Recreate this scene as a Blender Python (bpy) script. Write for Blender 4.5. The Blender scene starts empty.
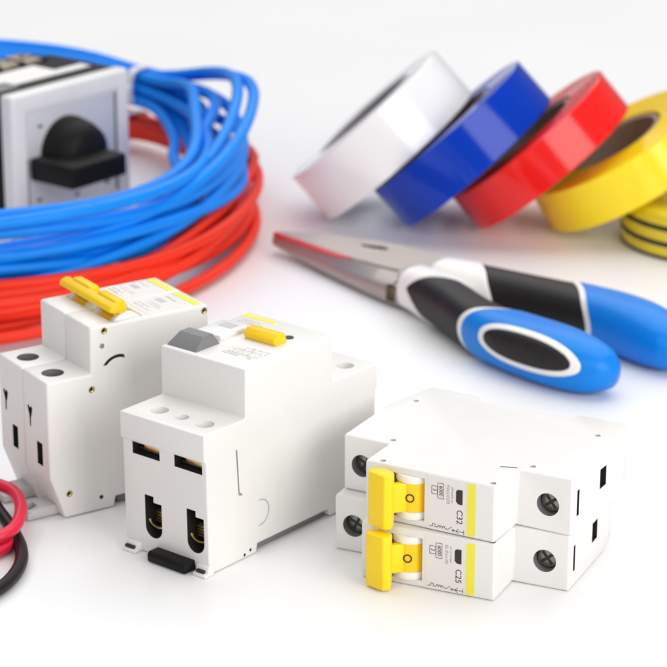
import bpy, bmesh, math, random
from mathutils import Vector, Matrix

# ------------------------------------------------------------------ camera, world, lamps, exposure
S = 0.001                                   # everything is written in millimetres
scene = bpy.context.scene
COL = scene.collection
rad = math.radians

cam_d = bpy.data.cameras.new('camera')
cam = bpy.data.objects.new('camera', cam_d)
COL.objects.link(cam)
PITCH = 19.2
cam.location = (0, 0, 327.87 * S)
cam.rotation_euler = (rad(90 - PITCH), 0, 0)
cam_d.sensor_width = 36
cam_d.lens = 36 * 2478.8 / 667
cam_d.clip_start = 0.02
cam_d.clip_end = 50
cam_d.dof.use_dof = True
cam_d.dof.focus_distance = 0.735
cam_d.dof.aperture_fstop = 26
scene.camera = cam

world = bpy.data.worlds.new('World')
scene.world = world
world.use_nodes = True
wb = world.node_tree.nodes['Background']
wb.inputs[0].default_value = (0.97, 0.98, 1.0, 1)
wb.inputs[1].default_value = 0.24


def softbox(name, loc, target, w, h, power, color=(1, 1, 1)):
    d = bpy.data.lights.new(name, 'AREA')
    d.shape = 'RECTANGLE'
    d.size, d.size_y = w, h
    d.energy = power
    d.color = color
    o = bpy.data.objects.new(name, d)
    COL.objects.link(o)
    o.location = loc
    o.rotation_euler = (Vector(target) - Vector(loc)).to_track_quat('-Z', 'Y').to_euler()
    return o


softbox('key_softbox', (0.82, -0.02, 0.50), (0.03, 0.90, 0.04), 0.95, 0.80, 10.8, (1.0, 0.985, 0.965))
softbox('overhead_softbox', (0.15, 2.15, 1.7), (0.10, 1.85, 0.0), 3.0, 3.2, 56.0)
softbox('added_fill_light', (-0.42, -0.30, 0.75), (0.0, 0.85, 0.03), 1.2, 1.0, 4.9, (1.0, 0.97, 0.94))  # added fill light, brightens the faces turned to the left front

scene.view_settings.view_transform = 'Standard'
scene.view_settings.look = 'None'
scene.view_settings.exposure = 0
scene.view_settings.gamma = 1
scene.cycles.max_bounces = 10

# ------------------------------------------------------------------ materials


def mat(name, col, rough=0.4, metal=0.0, spec=0.5, coat=0.0, var=0.0, vscale=300, bump=0.0, bscale=900,
        trans=0.0, sss=0.0, rvar=0.0, stretch=None):
    m = bpy.data.materials.new(name)
    m.use_nodes = True
    nt = m.node_tree
    b = nt.nodes['Principled BSDF']
    b.inputs['Base Color'].default_value = (*col, 1)
    b.inputs['Roughness'].default_value = rough
    b.inputs['Metallic'].default_value = metal
    b.inputs['Specular IOR Level'].default_value = spec
    b.inputs['Coat Weight'].default_value = coat
    b.inputs['Coat Roughness'].default_value = 0.08
    b.inputs['Transmission Weight'].default_value = trans
    if sss:
        b.inputs['Subsurface Weight'].default_value = sss
        b.inputs['Subsurface Radius'].default_value = (0.002, 0.0018, 0.0016)
    tc = nt.nodes.new('ShaderNodeTexCoord')
    src = tc.outputs['Object']
    if stretch:
        mp = nt.nodes.new('ShaderNodeMapping')
        mp.inputs['Scale'].default_value = stretch
        nt.links.new(src, mp.inputs[0])
        src = mp.outputs[0]
    if var or rvar:
        n = nt.nodes.new('ShaderNodeTexNoise')
        n.inputs['Scale'].default_value = vscale
        n.inputs['Detail'].default_value = 5
        nt.links.new(src, n.inputs['Vector'])
        if var:
            mx = nt.nodes.new('ShaderNodeMix')
            mx.data_type = 'RGBA'
            mx.inputs['A'].default_value = (*[c * (1 - var) for c in col], 1)
            mx.inputs['B'].default_value = (*[min(1, c * (1 + var)) for c in col], 1)
            nt.links.new(n.outputs['Fac'], mx.inputs['Factor'])
            nt.links.new(mx.outputs['Result'], b.inputs['Base Color'])
        if rvar:
            mr = nt.nodes.new('ShaderNodeMapRange')
            mr.inputs['To Min'].default_value = max(0, rough - rvar)
            mr.inputs['To Max'].default_value = rough + rvar
            nt.links.new(n.outputs['Fac'], mr.inputs['Value'])
            nt.links.new(mr.outputs[0], b.inputs['Roughness'])
    if bump:
        n2 = nt.nodes.new('ShaderNodeTexNoise')
        n2.inputs['Scale'].default_value = bscale
        n2.inputs['Detail'].default_value = 3
        nt.links.new(src, n2.inputs['Vector'])
        bp = nt.nodes.new('ShaderNodeBump')
        bp.inputs['Strength'].default_value = bump
        bp.inputs['Distance'].default_value = 0.0002
        nt.links.new(n2.outputs['Fac'], bp.inputs['Height'])
        nt.links.new(bp.outputs[0], b.inputs['Normal'])
    return m


M = {
    'table': mat('white_table', (0.88, 0.88, 0.885), 0.32, spec=0.2, var=0.01, vscale=8, rvar=0.04),
    'white': mat('white_plastic', (0.80, 0.785, 0.765), 0.38, var=0.012, vscale=120, bump=0.10, bscale=2500, rvar=0.05),
    'white2': mat('bright_white_plastic', (0.84, 0.83, 0.82), 0.32, var=0.01, vscale=150, bump=0.06, bscale=2500),
    'label': mat('label_paper', (0.80, 0.77, 0.76), 0.45, var=0.015, vscale=200),
    'grey': mat('grey_plastic', (0.21, 0.21, 0.22), 0.42, var=0.05, bump=0.1, bscale=2500),
    'palegrey': mat('pale_grey_plastic', (0.55, 0.55, 0.56), 0.4, var=0.03),
    'yellow': mat('yellow_plastic', (1.0, 0.69, 0.012), 0.4, spec=0.3, var=0.03, vscale=150, bump=0.08, bscale=2500, coat=0.1),
    'amber': mat('amber_plastic', (1.0, 0.62, 0.011), 0.4, spec=0.3, var=0.03, vscale=150, bump=0.08, bscale=2500, coat=0.1),
    'yellow_ink': mat('yellow_ink', (0.90, 0.80, 0.06), 0.5, var=0.02),
    'ink': mat('black_ink', (0.02, 0.02, 0.022), 0.5, var=0.1),
    'greyink': mat('grey_ink', (0.36, 0.35, 0.35), 0.5, var=0.1),
    'dark': mat('dark_cavity', (0.02, 0.018, 0.016), 0.6, var=0.2),
    'black': mat('black_plastic', (0.008, 0.0075, 0.0075), 0.5, spec=0.18, var=0.2, bump=0.15, bscale=1800),
    'brass': mat('brass', (0.70, 0.52, 0.20), 0.28, metal=1, var=0.1, rvar=0.08),
    'screw': mat('screw_steel', (0.26, 0.26, 0.22), 0.36, metal=1, var=0.25, vscale=800, rvar=0.1),
    'clear': mat('clear_plastic', (0.80, 0.80, 0.80), 0.18, var=0.04, trans=0.35),
    'bluewire': mat('blue_wire_insulation', (0.0, 0.245, 0.88), 0.42, var=0.10, vscale=60, bump=0.06, bscale=1200, spec=0.25),
    'redwire': mat('red_wire_insulation', (0.86, 0.032, 0.008), 0.42, var=0.10, vscale=60, bump=0.06, bscale=1200, spec=0.25),
    'crimson': mat('crimson_wire_insulation', (0.72, 0.012, 0.05), 0.36, var=0.08, vscale=60, bump=0.06, bscale=1200),
    'blackwire': mat('black_wire_insulation', (0.010, 0.006, 0.008), 0.42, spec=0.25, var=0.2, bump=0.1, bscale=1200),
    'tie': mat('cable_tie_nylon', (0.86, 0.87, 0.89), 0.35, trans=0.12, var=0.03),
    't_white': mat('white_tape_vinyl', (0.92, 0.91, 0.905), 0.16, coat=0.4, var=0.01, bump=0.03, bscale=300),
    't_blue': mat('blue_tape_vinyl', (0.0, 0.040, 0.46), 0.13, spec=0.22, coat=0.2, var=0.06, vscale=90, bump=0.03, bscale=300),
    't_red': mat('red_tape_vinyl', (0.86, 0.014, 0.012), 0.15, spec=0.3, coat=0.3, var=0.05, vscale=90, bump=0.03, bscale=300),
    't_yellow': mat('yellow_tape_vinyl', (1.0, 0.74, 0.012), 0.16, spec=0.3, coat=0.3, var=0.04, vscale=90, bump=0.03, bscale=300),
    't_gy': mat('striped_tape_yellow', (0.80, 0.62, 0.015), 0.2, coat=0.3, var=0.06, vscale=90),
    't_green': mat('striped_tape_green', (0.003, 0.016, 0.013), 0.35, var=0.1),
    'core': mat('cardboard_core', (0.30, 0.24, 0.19), 0.8, var=0.15, vscale=200, bump=0.3, bscale=700),
    'core_grey': mat('grey_core', (0.33, 0.315, 0.315), 0.7, var=0.1, vscale=200, bump=0.3, bscale=700),
    'steel': mat('pliers_steel', (0.44, 0.39, 0.36), 0.46, metal=0.55, var=0.14, vscale=120, rvar=0.08, bump=0.2, bscale=300, stretch=(1, 6, 6)),
    'jaw_red': mat('red_jaw_strip', (0.62, 0.012, 0.02), 0.3, var=0.1),
    'rubber': mat('black_rubber', (0.016, 0.014, 0.0135), 0.5, spec=0.3, var=0.15, bump=0.25, bscale=1500),
    'gripblue': mat('blue_grip_plastic', (0.0, 0.215, 0.74), 0.42, spec=0.25, var=0.04, bump=0.08, bscale=1500, coat=0.08),
    'gripwhite': mat('white_grip_plastic', (0.88, 0.865, 0.84), 0.38, var=0.02),
    'silver': mat('silver_plate', (0.80, 0.785, 0.77), 0.4, var=0.03, vscale=100, rvar=0.06),
    'alu': mat('brushed_aluminium_panel', (0.74, 0.73, 0.73), 0.42, metal=0.3, var=0.05, vscale=60, rvar=0.08, stretch=(1, 1, 20)),
    'terminal': mat('terminal_brass', (0.40, 0.33, 0.26), 0.45, metal=0.6, var=0.3, vscale=200),
    'sticker': mat('white_sticker', (0.86, 0.85, 0.84), 0.5, var=0.02),
}

# ------------------------------------------------------------------ mesh helpers


class MB:
    """collects shapes (in millimetres) into one mesh"""

    def __init__(self):
        self.bm = bmesh.new()
        self.mats = []

    def _mi(self, m):
        m = M[m] if isinstance(m, str) else m
        if m not in self.mats:
            self.mats.append(m)
        return self.mats.index(m)

    def _take(self, bm2, m, X=None):
        """append a second bmesh"""
        i = self._mi(m)
        vm = {}
        for v in bm2.verts:
            vm[v] = self.bm.verts.new(X @ v.co if X else v.co)
        for f in bm2.faces:
            try:
                nf = self.bm.faces.new([vm[v] for v in f.verts])
                nf.material_index = i
            except ValueError:
                pass
        bm2.free()
        return self

    def prism(self, pts, lo, hi, m, axis='x', bevel=0.0, seg=2, X=None):
        """extrude a polygon of (a, b) pairs along an axis"""
        b = bmesh.new()

        def co(a, c, t):
            return {'x': (t, a, c), 'y': (a, t, c), 'z': (a, c, t)}[axis]
        v0 = [b.verts.new(co(a, c, lo)) for a, c in pts]
        v1 = [b.verts.new(co(a, c, hi)) for a, c in pts]
        b.faces.new(v0)
        b.faces.new(v1)
        n = len(pts)
        for i in range(n):
            b.faces.new((v0[i], v0[(i + 1) % n], v1[(i + 1) % n], v1[i]))
        bmesh.ops.recalc_face_normals(b, faces=b.faces[:])
        if bevel:
            es = [e for e in b.edges if len(e.link_faces) == 2 and e.calc_face_angle() > 0.35]
            bmesh.ops.bevel(b, geom=es, offset=bevel, segments=seg, profile=0.5, affect='EDGES', clamp_overlap=True)
        return self._take(b, m, X)

    def box(self, x0, x1, y0, y1, z0, z1, m, bevel=0.0, seg=2, X=None):
        return self.prism([(y0, z0), (y1, z0), (y1, z1), (y0, z1)], x0, x1, m, 'x', bevel, seg, X)

    def cyl(self, c, r, lo, hi, m, axis='z', n=32, bevel=0.0, r2=None, X=None):
        b = bmesh.new()
        r2 = r if r2 is None else r2

        def co(a, q, t):
            return {'x': (t, c[0] + a, c[1] + q), 'y': (c[0] + a, t, c[1] + q), 'z': (c[0] + a, c[1] + q, t)}[axis]
        A = [2 * math.pi * i / n for i in range(n)]
        v0 = [b.verts.new(co(r * math.cos(t), r * math.sin(t), lo)) for t in A]
        v1 = [b.verts.new(co(r2 * math.cos(t), r2 * math.sin(t), hi)) for t in A]
        b.faces.new(v0)
        b.faces.new(v1)
        for i in range(n):
            b.faces.new((v0[i], v0[(i + 1) % n], v1[(i + 1) % n], v1[i]))
        bmesh.ops.recalc_face_normals(b, faces=b.faces[:])
        if bevel:
            es = [e for e in b.edges if e.calc_face_angle() > 0.9]
            bmesh.ops.bevel(b, geom=es, offset=bevel, segments=2, profile=0.5, affect='EDGES')
        return self._take(b, m, X)

    def lathe(self, prof, m, n=48, X=None, closed=True):
        """revolve (r, z) pairs about z; a closed profile makes a ring"""
        b = bmesh.new()
        rings = []
        for i in range(n):
            t = 2 * math.pi * i / n
            rings.append([b.verts.new((r * math.cos(t), r * math.sin(t), z)) for r, z in prof])
        k = len(prof)
        for i in range(n):
            a, c = rings[i], rings[(i + 1) % n]
            for j in range(k if closed else k - 1):
                b.faces.new((a[j], c[j], c[(j + 1) % k], a[(j + 1) % k]))
        bmesh.ops.remove_doubles(b, verts=b.verts[:], dist=1e-5)
        bmesh.ops.recalc_face_normals(b, faces=b.faces[:])
        return self._take(b, m, X)

    def tube(self, pts, r, m, n=10, closed=False, cap=True, X=None):
        b = bmesh.new()
        P = [Vector(p) for p in pts]
        k = len(P)
        T = []
        for i in range(k):
            if closed:
                t = P[(i + 1) % k] - P[i - 1]
            else:
                t = P[min(i + 1, k - 1)] - P[max(i - 1, 0)]
            T.append(t.normalized())
        u = T[0].orthogonal().normalized()
        rings = []
        for i in range(k):
            u = (u - T[i] * u.dot(T[i])).normalized()
            w = T[i].cross(u)
            rr = r[i] if isinstance(r, (list, tuple)) else r
            rings.append([b.verts.new(P[i] + (u * math.cos(a) + w * math.sin(a)) * rr)
                          for a in [2 * math.pi * j / n for j in range(n)]])
        for i in range(k if closed else k - 1):
            a, c = rings[i], rings[(i + 1) % k]
            for j in range(n):
                b.faces.new((a[j], a[(j + 1) % n], c[(j + 1) % n], c[j]))
        if cap and not closed:
            b.faces.new(rings[0])
            b.faces.new(rings[-1])
        bmesh.ops.recalc_face_normals(b, faces=b.faces[:])
        return self._take(b, m, X)

    def grid(self, rows, m, wrap=False, cap0=False, cap1=False):
        b = bmesh.new()
        R = [[b.verts.new(p) for p in row] for row in rows]
        k = len(R[0])
        for i in range(len(R) - 1):
            for j in range(k if wrap else k - 1):
                b.faces.new((R[i][j], R[i][(j + 1) % k], R[i + 1][(j + 1) % k], R[i + 1][j]))
        if cap0:
            b.faces.new(R[0])
        if cap1:
            b.faces.new(R[-1])
        bmesh.ops.recalc_face_normals(b, faces=b.faces[:])
        return self._take(b, m)

    def mesh(self, name, sharp=35):
        me = bpy.data.meshes.new(name)
        for v in self.bm.verts:
            v.co *= S
        self.bm.to_mesh(me)
        self.bm.free()
        for m in self.mats:
            me.materials.append(m)
        finish(me, sharp)
        return me

    def build(self, name, parent=None, sharp=35, cut=None):
        me = self.mesh(name, sharp)
        if cut is not None:
            me = carve(me, cut.mesh('cutter'), name, sharp)
        o = bpy.data.objects.new(name, me)
        COL.objects.link(o)
        if parent:
            o.parent = parent
        return o


def finish(me, sharp=35):
    for p in me.polygons:
        p.use_smooth = True
    me.set_sharp_from_angle(angle=rad(sharp))


def carve(me, cme, name, sharp):
    """boolean difference, keeping the cutter's material inside the hole"""
    for m in cme.materials:
        if m.name not in [q.name for q in me.materials]:
            me.materials.append(m)
    a = bpy.data.objects.new('a', me)
    c = bpy.data.objects.new('c', cme)
    COL.objects.link(a)
    COL.objects.link(c)
    md = a.modifiers.new('cut', 'BOOLEAN')
    md.operation = 'DIFFERENCE'
    md.solver = 'EXACT'
    md.use_self = True
    md.material_mode = 'TRANSFER'
    md.object = c
    dg = bpy.context.evaluated_depsgraph_get()
    dg.update()
    new = bpy.data.meshes.new_from_object(a.evaluated_get(dg))
    new.name = name
    bpy.data.objects.remove(a)
    bpy.data.objects.remove(c)
    finish(new, sharp)
    return new


def text_mb(body, size, m, X, thick=0.06, bold=0.0):
    """lettering as a mesh: x right, y up, baseline centre at X's origin"""
    cu = bpy.data.curves.new('lettering', 'FONT')
    cu.body = body
    cu.size = size
    cu.align_x = 'CENTER'
    cu.align_y = 'CENTER'
    cu.extrude = thick
    cu.offset = bold
    o = bpy.data.objects.new('lettering', cu)
    COL.objects.link(o)
    dg = bpy.context.evaluated_depsgraph_get()
    dg.update()
    me = bpy.data.meshes.new_from_object(o.evaluated_get(dg))
    bpy.data.objects.remove(o)
    b = bmesh.new()
    b.from_mesh(me)
    mb = MB()
    mb._take(b, m, X)
    return mb


def merge_text(mb, body, size, m, X, **k):
    t = text_mb(body, size, m, X, **k)
    mb._take(t.bm, m)
    return mb


def tag(o, label, cat, group=None):
    o['label'] = label
    o['category'] = cat
    if group:
        o['group'] = group
    return o


def thing(name, label, cat, loc=(0, 0, 0), R=None, group=None):
    o = bpy.data.objects.new(name, None)
    COL.objects.link(o)
    o.empty_display_size = 0.01
    o.location = [c * S for c in loc]
    if R is not None:
        o.rotation_euler = R.to_euler()
    return tag(o, label, cat, group)


def basis(x, y, z):
    return Matrix((x, y, z)).transposed()


def at(x, y, z, rz=0):
    return Matrix.Translation((x, y, z)) @ Matrix.Rotation(rad(rz), 4, 'Z')


def circle_pts(cx, cy, r, n=24, a0=0, a1=360):
    return [(cx + r * math.cos(rad(a0 + (a1 - a0) * i / n)), cy + r * math.sin(rad(a0 + (a1 - a0) * i / n))) for i in range(n)]


# ------------------------------------------------------------------ the setting
tb = MB()
tb.box(-3500, 3500, -1500, 6000, -30, 0, 'table')
tb = tb.build('tabletop')
tb['kind'] = 'structure'

# ------------------------------------------------------------------ circuit breakers (own frame: x width -W..0, y length, z depth towards the front)


def mcb_profile(Hs, Hn, a=16.3, b=60.9, L=79.4, zb=0):
    return [(5, zb), (23.5, zb), (24.2, zb + 3.6), (58, zb + 3.6), (58.6, zb), (76, zb), (L, 12), (L, Hs), (b, Hs), (b, Hn),
            (a, Hn), (a, Hs), (0, Hs), (0, 15), (4.4, zb + 2.5)]


RIVETS = [(6.8, 8.5), (16.3, 43.2), (21.5, -1.9), (59.2, -1.9), (64.2, 42.0), (71.5, 8.5)]   # negative: below the nose top


def pole_housing(parent, x0, x1, Hs, Hn, rivet_sides, depth=2.6, zb=0):
    w = x1 - x0
    cx = (x0 + x1) / 2
    body = MB().prism(mcb_profile(Hs, Hn, zb=zb), x0, x1, 'white', 'x', 0.9, 4)
    cut = MB()
    for y in (6.6, 71.3):                                        # screw wells
        cut.cyl((cx + 0.4, y), 3.75, Hs - 10, Hs + 2, 'grey', 'z', 32)
    # wire openings and slots in both ends
    cut.box(cx + 0.2, cx + 4.2, -2, 9, 18, 26, 'dark')
    cut.prism([(cx - 5.9, 36.4), (cx - 5.0, 37.1), (cx - 4.1, 36.2), (cx - 3.2, 37.1), (cx - 2.3, 36.2), (cx - 2.9, 34.0), (cx - 3.6, 32.8), (cx - 3.7, 29.6), (cx - 4.6, 29.6), (cx - 4.7, 33.4)], -2, 3, 'dark', 'y')
    cut.box(cx - 5, cx + 1.6, 72, 82, 19.5, 24.5, 'dark')
    cut.box(cx - 4.5, cx + 4, 76, 82, 40.6, 42.3, 'dark')
    # lever slot in the nose
    cut.box(cx - 7.2, cx + 7.2, 25.0, 37.0, Hn - 6, Hn + 2, 'white2')
    # rivet pockets
    for s in rivet_sides:
        for (y, z) in RIVETS:
            zz = Hn + z if z < 0 else z
            if s > 0:
                cut.cyl((y, zz), 1.15, x1 - 0.9, x1 + 2, 'dark', 'x', 16)
            else:
                cut.cyl((y, zz), 1.0, x0 - 2, x0 + 0.6, 'palegrey', 'x', 16)
    if 1 in rivet_sides:                                         # arc slot and moulding gate on the side
        pts = circle_pts(26.4, 47.0, 6.6, 10, 148, 62) + circle_pts(26.4, 47.0, 5.5, 10, 62, 148)
        cut.prism(pts, x1 - 0.8, x1 + 1, 'dark', 'x')
        cut.cyl((20.6, Hn - 7), 0.9, x1 - 0.7, x1 + 1, 'greyink', 'x', 14)
        cut.cyl((18.6, 4.6), 0.75, x1 - 0.7, x1 + 1, 'dark', 'x', 14)
    if -1 in rivet_sides:
        cut.prism([(55.2, 46.6), (60.4, 44.8), (60.4, 45.7), (55.4, 47.4)], x0 - 1, x0 + 0.35, 'greyink', 'x')
    h = body.build('housing', parent, cut=cut)
    for y in (6.6, 71.3):
        s = MB()
        zs = Hs - depth
        s.cyl((cx + 0.4, y), 3.45, zs - 3.5, zs, 'screw', 'z', 28, 0.5)
        X = at(cx + 0.4, y, 0, 20 + 37 * (cx > -10) + y)
        s.box(-2.6, 2.6, -0.5, 0.5, zs - 0.2, zs + 0.05, 'dark', X=X)
        s.box(-0.5, 0.5, -2.6, 2.6, zs - 0.2, zs + 0.06, 'dark', X=X)
        s.build('terminal_screw', h)
    for s in rivet_sides:
        for (y, z) in RIVETS:
            zz = Hn + z if z < 0 else z
            r = MB()
            if s > 0:
                prof = [(0.62, 0), (1.1, 0), (1.1, 0.3), (0.9, 0.45), (0.62, 0.3)]
                r.lathe(prof, 'brass', 18, Matrix.Translation((x1 - 0.5, y, zz)) @ Matrix.Rotation(rad(90), 4, 'Y'))
                r.build('rivet', h)
    return h


def screw_like_ring(mb, c, z, r0, r1, m, n=28, th=0.08):
    mb.lathe([(r0, 0), (r1, 0), (r1, th), (r0, th)], m, n, Matrix.Translation((c[0], c[1], z)))


def pole_lever(parent, x0, x1, Hn, bar=True):
    """switched-off lever: yellow drum with the O, white collars and the paddle"""
    cx = (x0 + x1) / 2
    lv = MB()
    lv.cyl((31.2, Hn - 4.4), 5.3, cx - 4.7, cx + 4.7, 'amber', 'x', 40)
    # neck and paddle leaning to the low end
    lv.prism([(29.5, Hn - 0.8), (31.2, Hn + 0.9), (27.6, Hn + 4.6), (25.4, Hn + 3.4)], cx - 4.7, cx + 4.7, 'yellow', 'x', 0.3, 2)
    lv.prism([(19.9, Hn + 3.6), (20.8, Hn + 6.6), (27.4, Hn + 8.6), (29.2, Hn + 7.0), (28.4, Hn + 3.6), (24.5, Hn + 1.6)],
             x0 + 0.5, x1 - 0.5, 'yellow', 'x', 0.6, 3)
    o = lv.build('lever', parent)
    cl = MB()
    for s in (-1, 1):
        a, b = sorted((cx + s * 4.75, cx + s * 7.15))
        cl.cyl((31.2, Hn - 4.4), 5.7, a, b, 'white2', 'x', 40, 0.25)
    cl.build('collar', o)
    mk = MB()
    screw_like_ring(mk, (0, 0), 0, 1.02, 1.42, 'ink')
    X = Matrix.Translation((cx, 31.2 + 1.2, Hn + 0.86)) @ Matrix.Rotation(rad(-13), 4, 'X')
    mk2 = MB()
    mk2._take(mk.bm, 'ink', X)
    mk2.build('off_mark', o)
    return o


def scribble(mb, x0, x1, y, h, z, rnd, m='greyink', wd=0.16):
    """a line of print too small to read"""
    x = x0
    while x < x1:
        if rnd.random() < 0.16:
            x += 0.5
            continue
        mb.box(x, x + wd, y, y + h * rnd.uniform(0.7, 1), z - 0.05, z + 0.03, m)
        if rnd.random() < 0.7:
            yy = y + h * rnd.choice((0, 0.42, 0.8))
            mb.box(x + wd, x + 0.42, yy, yy + wd * 0.8, z - 0.05, z + 0.03, m)
        if rnd.random() < 0.35:
            mb.box(x + 0.36, x + 0.36 + wd, y, y + h * rnd.uniform(0.4, 1), z - 0.05, z + 0.035, m)
        x += 0.74


def front_print(parent, x0, x1, Hn, rating):
    """label panel with the rating, symbols and the yellow strip"""
    z = Hn
    cx = (x0 + x1) / 2
    lab = MB().box(x0 + 0.5, x1 - 0.5, 38.1, 54.9, z - 0.2, z + 0.10, 'label')
    lb = lab.build('label', parent)
    st = MB().box(x0 + 1.0, x1 - 0.8, 51.6, 54.4, z + 0.1, z + 0.16, 'yellow_ink')
    st.build('yellow_strip', lb)
    w = MB().prism([(x0 + 3.6, 48.4), (x0 + 4.2, 47.8), (x0 + 7.6, 47.8), (x0 + 8.4, 48.6), (x0 + 8.4, 50.0), (x0 + 3.6, 50.0)],
                   z + 0.1, z + 0.20, 'ink', 'z')
    w.build('indicator_window', lb)
    zt = z + 0.13
    t = MB()
    merge_text(t, rating, 2.8, 'ink', at(x0 + 12.6, 49.0, zt), thick=0.03)
    t.build('rating_lettering', lb)
    p = MB()
    # boxed breaking capacity and class
    merge_text(p, '6000', 1.75, 'ink', at(x0 + 5.2, 42.6, zt), thick=0.03)
    merge_text(p, '3', 1.75, 'ink', at(x0 + 5.2, 40.5, zt), thick=0.03)

    def line(a, b, wd=0.16, m='ink'):
        a = Vector((*a, 0)); b = Vector((*b, 0))
        d = (b - a).normalized()
        nrm = Vector((-d.y, d.x, 0)) * wd / 2
        a = a - d * wd / 2
        b = b + d * wd / 2
        q = [a + nrm, a - nrm, b - nrm, b + nrm]
        p.prism([(v.x, v.y) for v in q], zt - 0.03, zt + 0.03, m, 'z')

    def rect(ax, bx, ay, by, wd=0.14):
        line((ax, ay), (bx, ay), wd); line((bx, ay), (bx, by), wd); line((bx, by), (ax, by), wd); line((ax, by), (ax, ay), wd)
    rect(x0 + 2.7, x0 + 7.7, 41.55, 43.55)
    rect(x0 + 3.9, x0 + 6.5, 39.5, 41.45)
    # fine print beside the boxes
    random.seed(len(rating) + ord(rating[-1]))
    for yy, xa, xb, hh in ((45.1, x0 + 2.8, x0 + 9.4, 1.0), (46.5, x0 + 3.2, x0 + 8.2, 0.5)):
        xx = xa
        while xx < xb:
            line((xx, yy - hh / 2), (xx + random.uniform(-0.1, 0.25), yy + hh / 2 * random.uniform(0.4, 1)), 0.13, 'greyink')
            if random.random() < 0.6:
                line((xx, yy + hh / 2 * random.choice((-1, 0, 1))), (xx + 0.35, yy + hh / 2 * random.choice((-1, 0, 1))), 0.12, 'greyink')
            xx += 0.55
    # circuit symbol along the low edge: terminal, thermal and magnetic trip, contact
    yb = x1 - 1.5
    zig = [(yb, 38.9), (yb, 39.9), (yb - 0.9, 39.9), (yb - 0.9, 40.8), (yb, 40.8), (yb, 41.6)]
    for i in range(len(zig) - 1):
        line(zig[i], zig[i + 1], 0.15)
    for k in range(3):
        arc = [(yb - 0.75 * math.sin(math.pi * j / 6), 41.6 + k * 0.9 + 0.9 * j / 6) for j in range(7)]
        for i in range(6):
            line(arc[i], arc[i + 1], 0.15)
    line((yb, 44.3), (yb, 45.2), 0.15)
    line((yb, 45.2), (yb - 1.0, 46.4), 0.15)
    line((yb - 0.3, 46.6), (yb + 0.3, 47.2), 0.15)
    line((yb + 0.3, 46.6), (yb - 0.3, 47.2), 0.15)
    line((yb, 46.9), (yb, 50.6), 0.15)
    line((yb, 48.0), (yb - 0.8, 48.8), 0.15)
    line((yb, 48.0), (yb + 0.7, 48.8), 0.15)
    line((yb - 0.7, 50.6), (yb + 0.7, 50.6), 0.15)
    p.build('symbols', lb)
    return lb


# --- the two breakers lying in a stack (x points down when they lie)
def lying_frame(ox, oy, yaw, pivot_y, top):
    a = rad(yaw)
    w = Vector((math.cos(a), -math.sin(a), 0))
    l = Vector((math.sin(a), math.cos(a), 0))
    R = basis(-Vector((0, 0, 1)), w, -l)
    loc = Vector((ox, oy, 0)) - w * pivot_y + l * 45.89 + Vector((0, 0, top))
    return R, loc


def lying_breaker(rating, label, R, loc, rivets):
    t = thing('circuit_breaker', label, 'circuit breaker', loc, R, 'circuit breakers lying in a stack')
    pole_housing(t, -18.9, 0, 45.89, 61.89, rivets, zb=-6)
    pole_lever(t, -18.9, 0, 61.89)
    front_print(t, -18.9, 0, 61.89, rating)
    c = MB()                                                     # rail clip tab on the back
    c.box(-14, -5, 60, 74, -7.8, -6.05, 'white2', 0.4)
    c.build('rail_clip', t)
    return t


# inner right corner of the shoulder in the plan: origin + w*44.57
O = Vector((17.6, 727.34, 0))
w0 = Vector((math.cos(rad(28.78)), -math.sin(rad(28.78)), 0))
PR = O + w0 * 44.57
R, loc = lying_frame(PR.x, PR.y, 28.78, 60.9, 19.1)
YAW2 = 24.5
R2, loc2 = lying_frame(PR.x - 0.8, PR.y - 0.3, YAW2, 60.9, 0.1)
lying_breaker('C25', 'white single breaker lying on the table under another, printed C25', R2, loc2, [-1])
R1, loc1 = lying_frame(PR.x, PR.y, 28.78, 60.9, 19.15)
lying_breaker('C32', 'white single breaker lying on top of its stack, printed C32', R1, loc1, [-1])

# --- standing two-pole breaker with the yellow bar
a = rad(57.03)
RB = basis(Vector((math.cos(a), -math.sin(a), 0)), Vector((math.sin(a), math.cos(a), 0)), Vector((0, 0, 1)))
b1 = thing('two_pole_breaker', 'white two-pole breaker standing upright with a long yellow lever bar and brass rivets', 'circuit breaker', (-92.9, 751.81, 0.3), RB)
HS, HN = 48.4, 64.5
pole_housing(b1, -18.0 + 0.16, 0, HS, HN, [1], 6.5)
pole_housing(b1, -36.0, -18.0 - 0.16, HS, HN, [], 6.5)
lv = MB()
for cx in (-27, -9):
    lv.cyl((31.2, HN - 4.4), 5.3, cx - 4.7, cx + 4.7, 'amber', 'x', 36)
    lv.prism([(28.8, HN - 0.9), (31.4, HN + 0.8), (29.4, HN + 3.8), (26.4, HN + 3.2)], cx - 5.2, cx + 5.2, 'amber', 'x', 0.3)
lv.prism([(24.2, HN + 3.2), (24.8, HN + 5.0), (27.2, HN + 6.0), (29.2, HN + 5.0), (29.0, HN + 3.2), (27.0, HN + 2.6)], -37.6, -0.8, 'amber', 'x', 0.8, 3)
for cx in (-27, -9):
    lv.prism([(26.5, HN + 2.4), (27.2, HN + 6.8), (30.6, HN + 6.6), (32.0, HN + 4.2), (31.0, HN + 1.0)], cx - 6.0, cx + 6.6, 'amber', 'x', 0.9, 3)
lo = lv.build('lever', b1)
hb = MB()
for cx in (-27, -9):
    hb.lathe([(0.4, 0), (1.0, 0), (1.0, 0.5), (0.4, 0.5)], 'amber', 16, Matrix.Translation((cx + 3.2, 29.0, HN + 6.2)))
    hb.cyl((cx + 3.2, 29.0), 0.7, HN + 6.0, HN + 6.45, 'terminal', 'z', 16)
hb.build('lever_pin', lo)
cl = MB()
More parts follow.
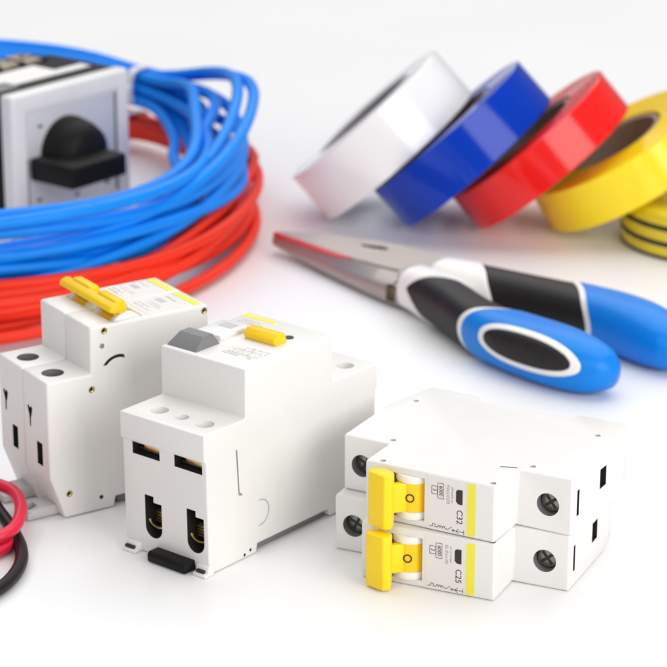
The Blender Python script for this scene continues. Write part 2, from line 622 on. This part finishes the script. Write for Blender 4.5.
for cx in (-27, -9):
    for s in (-1, 1):
        a0, a1 = sorted((cx + s * 4.75, cx + s * 7.15))
        cl.cyl((31.2, HN - 4.4), 6.6, a0, a1, 'white2', 'x', 36, 0.25)
cl.build('collar', lo)
for x0 in (-36, -18):
    lab = MB().box(x0 + 1.0, x0 + 17, 39, 54.9, HN - 0.2, HN + 0.1, 'label')
    lb = lab.build('label', b1)
    MB().box(x0 + 1.4, x0 + 16.4, 56.6, 59.0, HN - 0.2, HN + 0.15, 'yellow_ink').build('yellow_strip', b1)
    t = MB()
    rr = random.Random(40 + x0)
    for y, xa, xb, hh in ((40.6, 3, 13, 0.9), (42.4, 3, 10, 0.9), (44.6, 4, 14, 0.7), (46.0, 4, 12, 0.6), (52.6, 3, 9, 1.2)):
        scribble(t, x0 + xa, x0 + xb, y, hh, HN + 0.1, rr)
    t.build('fine_print', lb)
    wdw = MB().box(x0 + 3.5, x0 + 8.5, 48.4, 50.6, HN + 0.05, HN + 0.2, 'palegrey')
    wdw.build('indicator_window', lb)
    # rail clip tongue below each pole
    c = MB().prism([(-6.5, 0.1), (30, 0.1), (30, 2.6), (6, 2.6), (5, 3.6), (-2, 3.6), (-6.5, 2.2)], x0 + 4.5, x0 + 13.5, 'clear', 'x', 0.4)
    k = MB().box(x0 + 7.0, x0 + 11.0, -4.8, -1.6, -1, 6, 'palegrey')
    c.build('rail_clip', b1, cut=k)
bk = MB()
bk.box(-30, -3, 26, 56, 0.2, 3.3, 'grey')
bk.build('rail_slide', b1)

# --- standing residual current breaker
a = rad(39.29)
RR = basis(Vector((math.cos(a), -math.sin(a), 0)), Vector((math.sin(a), math.cos(a), 0)), Vector((0, 0, 1)))
rc = thing('residual_current_breaker', 'white two-pole breaker standing upright with a grey lever and a yellow test button', 'circuit breaker', (-39.84, 708.78, 0.2), RR)
HS, HN = 47.2, 63.6
prof = [(2.0, 0), (24.0, 0), (24.6, 3.0), (60.5, 3.0), (61, 0.4), (80, 0.4), (84.5, 6), (85, 38), (86, 38.4), (86, HS), (62.5, HS), (62.5, HN), (19.6, HN),
        (19.6, HS), (0, HS), (0, 38.4), (1.0, 37.9), (1.4, 4)]
body = MB().prism(prof, -36, 0, 'white', 'x', 1.0, 4)
cut = MB()
for x, r in ((-26.2, 3.2), (-16.6, 2.5), (-6.9, 3.2)):
    for y in (8.2, 77.5):
        cut.cyl((x, y), r - 0.7, HS - 5, HS + 1.5, 'white', 'z', 28, r2=r)
for x in (-31.6, -13.6):
    cut.box(x, x + 11.7, -1, 9, 33.6, 37.7, 'dark')              # clamp windows
    u = [(x + 4.6, 20.6), (x + 4.6, 10.0)]
    u += [(x + 8.2 - 3.6 * math.cos(rad(t)), 9.8 - 3.6 * math.sin(rad(t))) for t in range(15, 180, 15)]
    u += [(x + 11.8, 10.0), (x + 11.8, 18.6), (x + 8.4, 18.6), (x + 8.4, 20.6)]
    cut.prism(u, -1, 12, 'dark', 'y')                            # wire openings
# engraved groove, moulded disc and pips on the flank
cut.prism([(14.6, 38.2), (15.3, 38.2), (16.2, 23.4), (17.4, 22.6), (17.4, 22.0), (15.6, 22.6)], -0.30, 1, 'greyink', 'x')
cut.prism(circle_pts(25.8, 13.4, 4.6, 20, -100, 100) + circle_pts(25.8, 13.4, 4.1, 20, 100, -100), -0.25, 1, 'palegrey', 'x')
for y, z in ((21.0, 2.0), (18.2, 1.2)):
    cut.cyl((y, z), 0.55, -0.5, 1, 'dark', 'x', 12)
hs = body.build('housing', rc, cut=cut)
for x in (-31.6, -13.6):
    cg = MB()
    cg.box(x + 0.3, x + 11.4, 4.0, 8.5, 33.8, 35.2, 'screw', 0.3)
    cg.box(x + 3.0, x + 10.6, 3.0, 8.0, 35.2, 37.4, 'brass', 0.3)
    arc = [(x + 8.2 - 3.4 * math.cos(rad(t)), 3.2, 11.6 - 2.2 * math.sin(rad(t))) for t in range(0, 181, 15)]
    cg.tube(arc, 0.42, 'brass', 8)
    cg.box(x + 5.0, x + 11.4, 6.0, 9.5, 9.5, 14.5, 'screw', 0.3)
    for q in range(4):
        cg.box(x + 5.0, x + 11.4, 5.4, 6.2, 10.2 + q * 1.0, 10.7 + q * 1.0, 'brass')
    cg.build('wire_clamp', hs)
lev = MB()                                                       # grey lever: a wedge with a ridge
rows = [[(-35.2, 21.4, HN - 0.2), (-22.4, 21.4, HN - 0.2), (-22.4, 33.2, HN - 0.2), (-35.2, 33.2, HN - 0.2)],
        [(-34.8, 21.9, HN + 0.5), (-22.8, 21.9, HN + 0.5), (-22.8, 32.8, HN + 0.5), (-34.8, 32.8, HN + 0.5)],
        [(-33.4, 26.2, HN + 3.8), (-23.6, 26.2, HN + 3.8), (-23.6, 30.6, HN + 3.8), (-33.4, 30.6, HN + 3.8)]]
lev.grid(rows, 'grey', wrap=True, cap1=True)
bmesh.ops.bevel(lev.bm, geom=[e for e in lev.bm.edges if len(e.link_faces) == 2 and e.calc_face_angle() > 0.3], offset=0.45, segments=2, affect='EDGES')
lev.build('lever', rc)
ws = MB()
ws.box(-35, -23.8, 35.0, 48.5, HN - 0.3, HN + 1.6, 'white2', 0.7, 3)
wo = ws.build('lever_guard', rc)
MB().box(-32.0, -26.2, 42.6, 46.6, HN + 1.3, HN + 1.72, 'palegrey').build('indicator_window', wo)
tb_ = MB()
tb_.prism([(42.2, HN - 0.3), (41.2, HN + 1.8), (43.4, HN + 3.8), (46.8, HN + 3.4), (48.0, HN - 0.3)], -20.2, -6.6, 'amber', 'x', 0.7, 3)
tb_.build('test_button', rc)
MB().cyl((-9.0, 51.2), 1.6, HN - 0.2, HN + 0.25, 'ink', 'z', 24).build('button_socket', rc)
MB().box(-37 + 1.4, -21.5, 58.4, 60.6, HN - 0.2, HN + 0.12, 'yellow_ink').build('yellow_strip', rc)
fp = MB()
rr = random.Random(4)
for q, y in enumerate((27.6, 29.6, 31.4, 33.2, 35.0)):
    scribble(fp, -17.0 + q * 0.7, -5.0 + q * 0.5, y, 1.1 if q != 2 else 0.7, HN, rr, wd=0.17)
for y in (29.1, 32.8):
    fp.box(-17.4, -4.4, y, y + 0.14, HN - 0.1, HN + 0.03, 'greyink')
for x in (-13.2, -8.6):
    fp.box(x, x + 0.14, 29.24, 32.8, HN - 0.1, HN + 0.035, 'greyink')
scribble(fp, -33, -23, 53.2, 1.2, HN, rr)
scribble(fp, -33, -25, 55.4, 0.8, HN, rr)
fp.build('fine_print', rc)
ck = MB()
ck.prism([(-3.2, 0.1), (10, 0.1), (10, 3.4), (-2.4, 3.6), (-3.4, 2.6)], -22.4, -6.2, 'black', 'x', 0.4)
ck.build('rail_clip', rc)
for x0, x1 in ((-35.4, -29.6), (-4.6, 0.6)):
    MB().prism([(-1.4, -0.1), (3.0, -0.1), (3.0, 3.0), (0.6, 3.0), (0.2, 1.0), (-1.4, 0.8)], x0, x1, 'white2', 'x', 0.2).build('foot', rc)
    MB().box(x0 + 0.8, x1 - 1.2, -0.7, 0.6, 0.95, 1.9, 'dark', 0.1).build('foot_slot', rc)
sl = MB()
sl.box(-33, -2, 26, 60, 0.0, 2.8, 'grey', 0.3)
sl.box(-34, -0.6, 62, 84, -0.1, 1.0, 'palegrey', 0.2)
sl.build('rail_slide', rc)

# ------------------------------------------------------------------ tape rolls
TOW = Vector((0, -math.cos(rad(PITCH)), math.sin(rad(PITCH))))
UP = Vector((0, math.sin(rad(PITCH)), math.cos(rad(PITCH))))


def tape_roll(label, loc, nrm, R0, Ri, w, m, core):
    """loc is the centre of the free face, nrm its axis"""
    z = Vector(nrm).normalized()
    x = z.orthogonal().normalized()
    Rm = basis(x, z.cross(x), z)
    t = thing('tape_roll', label, 'tape roll', loc, Rm, 'rolls of insulating tape leaning in a row')
    b = MB()
    k = 0.5
    pr = [(Ri + 2.2, -w + 0.2), (R0 - k, -w), (R0, -w + k), (R0, -k), (R0 - k, 0)]
    nw = 9                                                        # wound layers show as faint steps on the face
    for i in range(nw + 1):
        r = R0 - k - (R0 - k - Ri - 2.2) * (i + 0.5) / (nw + 1)
        pr.append((r + 0.2, -0.05))
        pr.append((r, -0.22 if i % 2 else 0.0))
    b.lathe(pr, m, 96)
    # loose end of the tape
    a0 = 0.9
    rows = []
    for i in range(12):
        th = a0 + 0.30 * i / 11
        rr = R0 + 0.18
        rows.append([(rr * math.cos(th), rr * math.sin(th), -w + 0.6), (rr * math.cos(th), rr * math.sin(th), -0.6)])
    b.build('winding', t, sharp=30)
    c = MB()
    c.lathe([(Ri, -w + 0.6), (Ri + 2.25, -w + 0.6), (Ri + 2.25, -0.8), (Ri, -0.8)], core, 72)
    c.build('core', t, sharp=30)
    return t


tape_roll('white tape roll, leaning at the far end of the row against the blue roll', (13.5, 1108.5, 48.9), (-0.663, 0.12, 0.739), 44, 24.5, 26, 't_white', 'core_grey')
tape_roll('dark blue tape roll leaning between the white and the red rolls', (50.7, 1095.7, 46.7), (-0.664, 0.129, 0.736), 44, 23, 23, 't_blue', 'core')
tape_roll('red tape roll leaning between the blue and the yellow rolls', (86.9, 1092.4, 43.8), (-0.642, 0.106, 0.759), 44, 23, 20, 't_red', 'core')
tape_roll('plain yellow tape roll leaning under the red roll, lowest of the row', (126.8, 1092.5, 40.5), (-0.51, 0.014, 0.86), 44, 21, 21, 't_yellow', 'core')

gy = thing('striped_tape_roll', 'yellow tape roll with dark green stripes lying flat beside the yellow roll', 'tape roll', (172, 1072, 0))
b = MB()
R0 = 42
pr = [(23, 0.3), (R0 - 0.8, 0.2), (R0, 1.0), (R0 + 0.5, 4.0), (R0, 7.0), (R0 + 0.5, 10.6), (R0, 14.2), (R0 + 0.4, 17.4), (R0 - 0.6, 20.6), (R0 - 3, 21.4), (23, 21.0)]
b.lathe(pr, 't_gy', 96)
gw = b.build('winding', gy, sharp=60)
for z0, z1, r_ in ((0.0, 1.5, R0 + 0.2), (6.0, 8.2, R0 + 0.45), (13.1, 15.3, R0 + 0.45)):
    s = MB().lathe([(R0 - 2, z0), (r_, z0), (r_ + 0.2, (z0 + z1) / 2), (r_, z1), (R0 - 2, z1)], 't_green', 96)
    s.build('stripe', gw, sharp=60)
MB().lathe([(20.5, 0.6), (23.05, 0.6), (23.05, 20), (20.5, 20)], 'core', 64).build('core', gy)

# ------------------------------------------------------------------ wire coils


def ang(th):
    return (th + math.pi) % (2 * math.pi) - math.pi


def coil_points(turns, cx, cy, R, zc, tilt, spread_r, spread_z, rw, seed, bump=None, per=110, ey=1.0, zmin=2.9, zmax=99, tie=0.82):
    rnd = random.Random(seed)
    pts = []
    cur = [[rnd.uniform(-1, 1) for _ in range(6)] for _ in range(turns + 2)]
    slots = []
    for i in range(turns):
        slots.append((rnd.uniform(-1, 1), -1 + 2 * (i + 0.5) / turns))
    rnd.shuffle(slots)
    slots.append(slots[0])
    for i in range(turns):
        for j in range(per):
            th = 2 * math.pi * j / per + math.pi          # seam on the far left, outside the picture
            f = j / per
            s = f * f * (3 - 2 * f)
            dr = slots[i][0] * (1 - s) + slots[i + 1][0] * s
            dz = slots[i][1] * (1 - s) + slots[i + 1][1] * s
            c = [cur[i][k] * (1 - s) + cur[i + 1][k] * s for k in range(6)]
            wob = c[0] * math.sin(th) + c[1] * math.sin(2 * th + c[2]) + 0.6 * c[3] * math.sin(3 * th + 4 * c[4])
            pinch = 1 - 0.55 * math.exp(-((ang(th) - tie) / 0.22) ** 2)        # the bundle is drawn together at the tie
            dr, wob = dr * pinch, wob * pinch
            dz *= pinch
            r = R + dr * spread_r + wob * spread_r * 0.75
            z = zc + dz * spread_z * (1 - 0.22 * max(0, math.sin(th))) + (c[2] * math.cos(2 * th + c[1]) + c[4] * math.sin(3 * th)) * spread_z * 0.30
            if bump:
                db, dzb = bump(th, i, c)
                r += db
                z += dzb
            if zmin > 10:
                z = zmin + (z - zmin) if z > zmin + 4 else zmin + 4 * math.exp((z - zmin - 4) / 4)
            x = cx + r * math.cos(th)
            y = cy + r * ey * math.sin(th)
            z += (y - cy) * tilt
            pts.append((x, y, min(zmax, max(z, zmin))))
    return pts


BLUE_END = [(-4, 17), (-25, 6), (-6, -4), (-31, -4), (-5, 13), (-34, 8), (-14, -9), (-20, 14), (-28, -8), (-10, 4)]
RED_END = [(-1, 0), (-3, 12), (-7, 8), (-10, 4), (0, 6), (-11, 12), (-4, 2), (-6, 15), (-2, 10)]


def blue_bump(th, i, c):
    a = ang(th) - 0.05
    g = math.exp(-abs(a / 0.55) ** 2)
    f = math.exp(-((ang(th) + 1.25) / 0.5) ** 2)
    q = BLUE_END[i % len(BLUE_END)]
    return q[0] * g + c[5] * 3 * f, q[1] * g + (5 if i % 2 else -5) * f


def red_bump(th, i, c):
    a = ang(th) + 0.12
    g = math.exp(-abs(a / 0.5) ** 2)
    f = math.exp(-((ang(th) + 1.2) / 0.5) ** 2)
    q = RED_END[i % len(RED_END)]
    return q[0] * g + c[5] * 8 * f, q[1] * g


CX, CY, CR = -201, 1112, 164
rc_pts = coil_points(10, CX - 2, CY - 25, CR + 5, 11.5, 0.0, 11, 8.5, 2.5, 96, red_bump, ey=1.04, zmax=23)
red = thing('red_wire_coil', 'large coil of red wire lying on the table under the blue coil', 'wire coil', (CX, CY, 0))
X = Matrix.Translation((-CX, -CY, 0))
MB().tube(rc_pts, 2.55, 'redwire', 9, X=X).build('wire', red, sharp=80)
bl_pts = coil_points(12, CX, CY - 13, CR + 2, 32.5, 0.016, 8.5, 17.0, 2.4, 147, blue_bump, zmin=14)
blue = thing('blue_wire_coil', 'large coil of blue wire lying on top of the red coil', 'wire coil', (CX, CY, 0))
MB().tube(bl_pts, 2.75, 'bluewire', 9, X=X).build('wire', blue, sharp=80)


def cable_tie(parent, th, pts):
    """nylon band round the bundle where it crosses the radial plane at angle th"""
    rz = []
    for p in pts:
        a_ = math.atan2(p[1] - CY, p[0] - CX)
        if abs(ang(a_ - th)) < 0.03:
            rz.append((math.hypot(p[0] - CX, p[1] - CY), p[2]))
    r0, r1 = min(q[0] for q in rz) - 2.9, max(q[0] for q in rz) + 2.9
    z0, z1 = min(q[1] for q in rz) - 2.9, max(q[1] for q in rz) + 2.9
    er = Vector((math.cos(th), math.sin(th), 0))
    et = Vector((-math.sin(th), math.cos(th), 0))
    ez = Vector((0, 0, 1))
    rows = []
    n = 40
    for i in range(n + 1):
        t = 2 * math.pi * i / n
        c_, s_ = math.cos(t), math.sin(t)
        k = 1 / max(1e-3, (abs(c_) ** 3 + abs(s_) ** 3)) ** (1 / 3)
        def P(off, u):
            return er * ((r0 + r1) / 2 + ((r1 - r0) / 2 + off) * c_ * k) + ez * ((z0 + z1) / 2 + ((z1 - z0) / 2 + off) * s_ * k) + et * u
        rows.append([P(0.1, -2.2), P(1.0, -2.2), P(1.0, 2.2), P(0.1, 2.2)])
    mb = MB().grid(rows, 'tie', wrap=True)
    hd = er * (r0 - 2.2) + ez * ((z0 + z1) / 2)
    Xh = Matrix.Translation(hd) @ Matrix.Rotation(th, 4, 'Z')
    mb.box(-2, 1.5, -3, 3, -2.5, 2.5, 'tie', 0.4, X=Xh)
    mb.build('cable_tie', parent)


cable_tie(blue, rad(47), bl_pts)
cable_tie(red, rad(50), rc_pts)


def loop_wire(name, label, pts, r, m):
    t = MB()
    P = [Vector(p) for p in pts]
    out = []
    for i in range(len(P) - 1):                                   # Catmull-Rom
        p0, p1, p2, p3 = P[max(i - 1, 0)], P[i], P[i + 1], P[min(i + 2, len(P) - 1)]
        for j in range(10):
            s = j / 10
            out.append(0.5 * ((2 * p1) + (p2 - p0) * s + (2 * p0 - 5 * p1 + 4 * p2 - p3) * s * s + (3 * p1 - p0 - 3 * p2 + p3) * s ** 3))
    out.append(P[-1])
    o = t.tube(out, r, m, 14).build(name, sharp=80)
    return tag(o, label, 'wire', 'loose wire ends by the left breaker')


loop_wire('red_wire', 'bright red wire bent into a loop above the black wire beside the two-pole breaker',
[(-150, 738, 3), (-132, 760, 6), (-118, 764.5, 9), (-109.5, 760, 9.5), (-104.5, 754, 9), (-101.6, 742, 8.5), (-102.5, 730.5, 7.5), (-107, 724, 7), (-116, 719, 6.5), (-128, 719, 6), (-138, 727, 5), (-138, 740, 3), (-126, 743, 2.6), (-112, 738, 2.6), (-104.5, 730.5, 2.6), (-108, 722, 2.6), (-122, 711, 2.6), (-150, 706, 2.6)], 2.1, 'crimson')
loop_wire('black_wire', 'black wire curving across the table below the red loop',
[(-165, 782, 3), (-135, 774, 5), (-118, 762, 8), (-109.5, 750, 4.4), (-103.2, 736.5, 2.7), (-99.3, 722.5, 2.5), (-99, 709, 2.5), (-103, 695.5, 2.5), (-113, 683, 2.5), (-140, 672, 2.5)], 2.15, 'blackwire')

# ------------------------------------------------------------------ rotary selector switch
e = Vector((0.627, 0.779, 0)).normalized()
nz_ = Vector((0.779, -0.627, 0)).normalized()
# own frame: x along the plate, y into the body (away from the viewer), z up; origin: bottom left front corner of the plate
RS = basis(e, -nz_, Vector((0, 0, 1)))
sel = thing('selector_switch', 'boxed rotary switch with a silver front plate and black handle inside the wire coils', 'switch', (-142.2, 1067.5, 0.2), RS)
W_, H_ = 75, 66
pl = MB()
pl.box(0, W_, 0, 8, 0, H_, 'silver', 1.6, 3)
c = MB().box(8, W_ - 8, -1, 1.2, 7, H_ - 8, 'silver')
plate = pl.build('front_plate', sel, cut=c)
MB().box(9.6, W_ - 9.6, 0.55, 1.6, 8.6, H_ - 9.6, 'alu', 0.2).build('dial_panel', plate)
for x0, x1, z1 in ((W_ - 9.4, W_ - 8.3, H_ - 10), (8.3, 9.4, H_ - 30)):
    MB().box(x0, x1, 0.4, 1.5, 10, z1, 'grey').build('trim_line', plate)
for x, z in ((16, H_ - 17), (14, 15), (38, 12.5), (58, 14)):
    MB().box(x, x + 2.6, 0.40, 0.6, z, z + 1.2, 'ink').build('dial_mark', plate)
bd = MB()
bd.box(0.8, W_ - 0.8, 8.05, 50, 2, H_ - 0.3, 'black', 1.0)
body_o = bd.build('body', sel)
tp = MB()
tp.box(19, W_ - 7, 17.5, 24, H_ - 0.5, H_ - 0.1, 'sticker')
tp.box(6, W_ - 24, 24.2, 38, H_ - 0.5, H_ - 0.1, 'sticker')
tp.build('sticker', body_o)
MB().box(1.6, 17, 12.5, 22, H_ - 1.3, H_ + 0.5, 'grey', 0.6).build('cover', body_o)
tm = MB()
for k in range(3):
    tm.box(20 + k * 15, 30 + k * 15, 41, 56, H_ - 8, H_ + 2.5 - k * 0.4, 'terminal', 0.8)
    tm.cyl((25 + k * 15, 47), 3, H_ + 1, H_ + 3.0, 'screw', 'z', 20, 0.3)
    tm.box(30.2 + k * 15, 34.8 + k * 15, 42, 52, H_ - 8, H_ + 1, 'black', 0.4)
tm.build('terminal', body_o)
kx, kz = W_ / 2, H_ / 2 - 1
kn = MB()
kn.lathe([(0.01, 0), (16.5, 0), (16.5, 3), (15.2, 10), (13.5, 14), (9, 16.5), (0.01, 17.2)], 'black', 48,
         Matrix.Translation((kx - 4, 1.4, kz + 3)) @ Matrix.Rotation(rad(90), 4, 'X'))
ko = kn.build('knob', sel, sharp=50)
hn = MB()
hn.box(kx - 28, kx + 7, -27, 0.3, kz - 6, kz + 4.5, 'black', 1.6, 3)
hn.build('handle', ko)

# ------------------------------------------------------------------ long-nose pliers (own frame: x towards the handles, y to the viewer's right, z up)
na = Vector((0.633, -0.774, 0)).normalized()
nb = Vector((0.774, 0.633, 0)).normalized()
RP = basis(na, nb, Vector((0, 0, 1)))
pli = thing('long_nose_pliers', 'long-nose pliers with blue and black grips lying open on the table', 'pliers', (38, 978, 0.3), RP)


def lerp_tab(tab, t):
    if t <= tab[0][0]:
        return tab[0][1:]
    for i in range(len(tab) - 1):
        if t <= tab[i + 1][0]:
            f = (t - tab[i][0]) / (tab[i + 1][0] - tab[i][0])
            f = f * f * (3 - 2 * f) if False else f
            return [a_ + (b_ - a_) * f for a_, b_ in zip(tab[i][1:], tab[i + 1][1:])]
    return tab[-1][1:]


#        t   centre  halfw  halfh  zc
HAND = [(0, 8.0, 8.0, 7.5, 10.0), (8, 8.5, 8.6, 8.6, 10.0), (20, 10.5, 9.4, 9.3, 10.0), (34, 14.0, 9.6, 9.4, 10.0), (50, 19.0, 9.8, 9.2, 10.0),
        (66, 22.5, 10.6, 9.6, 10.0), (84, 23.4, 11.4, 10.2, 10.4), (100, 22.8, 11.6, 10.4, 10.6), (112, 21.6, 10.8, 9.8, 10.2),
        (121, 20.4, 8.6, 7.8, 9.8), (126, 19.6, 5.6, 5.2, 9.4), (128.5, 19.2, 0.4, 0.4, 9.2)]


def hp(s, t, th, off=0.0):
    c, hw, hh, zc = lerp_tab(HAND, t)
    c2, hw2, hh2, zc2 = lerp_tab(HAND, t - 5)
    c3, hw3, hh3, zc3 = lerp_tab(HAND, min(t + 5, 128.5))
    if t < 114:
        c, hw, hh, zc = [(p + 0.5 * q + 0.5 * r_) / 2 for p, q, r_ in zip((c, hw, hh, zc), (c2, hw2, hh2, zc2), (c3, hw3, hh3, zc3))]
    cs, sn = math.cos(th), math.sin(th)
    k = 1 / (abs(cs) ** 2.5 + abs(sn) ** 2.5) ** (1 / 2.5)
    z = zc + (hh + off) * sn * k
    return (t, s * (c + (hw + off) * cs * k), max(z, 0.15 + 0.1 * (1 - math.cos(t))))


NT = 56
TH = [2 * math.pi * j / NT for j in range(NT)]


def shell(s, f0, f1, off, m, n=30, closed_end=False, edge=0.8):
    rows = [[hp(s, f0(th), th, off - edge) for th in TH]]
    rows.append([hp(s, f0(th), th, off - 0.25) for th in TH])
    for i in range(n + 1):
        rows.append([hp(s, f0(th) + 0.25 + (f1(th) - f0(th) - (0.25 if closed_end else 0.5)) * i / n, th, off) for th in TH])
    if not closed_end:
        rows.append([hp(s, f1(th), th, off - 0.25) for th in TH])
        rows.append([hp(s, f1(th), th, off - edge) for th in TH])
    return MB().grid(rows, m, wrap=True, cap1=closed_end)


def patch(s, t0, th0, ht, hth, off, m, lift):
    rows = []
    n = 14
    for i in range(n + 1):
        rho = i / n
        row = []
        for j in range(40):
            ph = 2 * math.pi * j / 40
            cx_, sx_ = math.cos(ph), math.sin(ph)
            kk = 1 / (abs(cx_) ** 2.4 + abs(sx_) ** 2.4) ** (1 / 2.4)
            t = t0 + ht * rho * cx_ * kk
            th = th0 + hth * rho * sx_ * kk
            row.append(hp(s, t, th, off + lift * (1 - rho ** 8) - (0.6 if i == n else 0)))
        rows.append(row)
    return MB().grid(rows, m, wrap=True, cap0=True)


def f_collar(th):
    return 8.0 + 28.0 * max(0.0, (1 - math.cos(th - 0.3)) / 2) ** 0.6


def f_blue(th):
    return 57 + 14.5 * (1 - math.cos(th - 0.15))


for s in (-1, 1):
    core = shell(s, lambda th: 5.0, lambda th: 100.0, 0.35, 'rubber', 40)
    g = core.build('grip', pli, sharp=50)
    shell(s, lambda th: 2.0, f_collar, 0.9, 'gripwhite', 14).build('collar', g, sharp=50)
    shell(s, lambda th: f_blue(th) - 3.6, lambda th: f_blue(th) + 3, 0.75, 'gripwhite', 8).build('trim', g, sharp=50)
    shell(s, f_blue, lambda th: 128.45, 1.1, 'gripblue', 40, True).build('sleeve', g, sharp=50)
    patch(s, 95.5, 0.30, 27.5, 0.72, 0.7, 'gripwhite', 0.9).build('inlay_trim', g, sharp=50)
    patch(s, 95.5, 0.30, 23.5, 0.50, 1.1, 'rubber', 1.1).build('inlay', g, sharp=50)

# jaws: two tapered halves with a plain red strip set along the gap between them
#        t   inner  outer   z0   z inner  z outer
LOW = [(-97, -3.4, -4.8, 3.6, 8.6, 5.8), (-92, -3.9, -5.6, 3.0, 9.2, 5.6), (-70, -5.4, -8.0, 2.0, 10.2, 6.0), (-43, -6.6, -11.0, 1.4, 11.0, 6.6), (-22, -6.0, -13.0, 1.1, 11.8, 7.6),
       (-8, -4.0, -13.8, 1.1, 12.4, 9.0), (4, -2.0, -13.4, 1.2, 12.6, 10.0), (12, -1.0, -12.6, 2.0, 12.2, 10.0)]
UPP = [(-97, -3.1, -1.2, 3.8, 8.8, 9.0), (-92, -3.6, 0.2, 3.2, 9.6, 10.0), (-70, -5.1, 5.4, 2.2, 10.8, 13.2), (-43, -6.3, 10.4, 1.6, 11.6, 15.6), (-22, -5.6, 14.0, 1.3, 12.6, 16.6),
       (-8, -3.6, 14.6, 1.3, 13.2, 16.4), (4, -1.6, 13.4, 1.4, 13.4, 15.4), (12, -0.8, 12.0, 2.2, 13.0, 14.0)]


def smooth_tab(tab, t):
    a_, b_, c_ = lerp_tab(tab, t - 4), lerp_tab(tab, t), lerp_tab(tab, t + 4)
    return [(p + 2 * q + w_) / 4 for p, q, w_ in zip(a_, b_, c_)]


for low in (True, False):
    rows = []
    for i in range(81):
        t = -97 + 109 * i / 80
        bi, bo, z0, zi, zo = smooth_tab(LOW if low else UPP, t)
        d = 1 if bo > bi else -1
        w_ = abs(bo - bi)
        c_ = min(1.4, w_ * 0.3)
        sec = [(bi, z0), (bo - d * c_, z0), (bo - d * 0.25 * c_, z0 + 0.5), (bo, z0 + 1.5), (bo, zo - 0.9), (bo - d * 0.3 * c_, zo - 0.15), (bo - d * c_, zo + (zi - zo) * c_ / w_),
               (bi + d * c_ * 0.8, zi), (bi + d * c_ * 0.25, zi - 0.1), (bi, zi - 0.5)]
        rows.append([(t, b_, z_) for b_, z_ in sec])
    jb = MB().grid(rows, 'steel', wrap=True, cap0=True, cap1=True)
    cut = MB()
    if low:
        cut.box(-9.0, -3.0, -17, -10.6, 2.2, 9.4, 'terminal')
        cut.box(-6.6, -5.2, -17, -8.0, 8, 20, 'terminal')
    else:
        cut.prism([(-47, 4.6), (-44, 5.2), (-36, 7.4), (-31.5, 7.6), (-32.5, 5.8), (-39, 4.2), (-45, 3.6)], 8.5, 25, 'dark', 'z')
    j = jb.build('jaw', pli, sharp=40, cut=cut)
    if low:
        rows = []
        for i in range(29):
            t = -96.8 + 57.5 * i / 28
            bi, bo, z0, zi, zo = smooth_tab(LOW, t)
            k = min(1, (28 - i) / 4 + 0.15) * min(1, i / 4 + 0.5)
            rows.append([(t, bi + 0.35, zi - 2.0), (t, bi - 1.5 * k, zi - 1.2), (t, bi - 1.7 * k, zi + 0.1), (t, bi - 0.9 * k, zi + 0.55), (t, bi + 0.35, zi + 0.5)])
        MB().grid(rows, 'jaw_red', wrap=True, cap0=True, cap1=True).build('gap_strip', j)
jt = MB()
jt.cyl((2, 0), 12.6, 0.8, 14.2, 'steel', 'z', 48, 0.8)
jt.cyl((2, 0), 5.2, 14.0, 15.0, 'steel', 'z', 32, 0.4)
jt.build('pivot', pli)
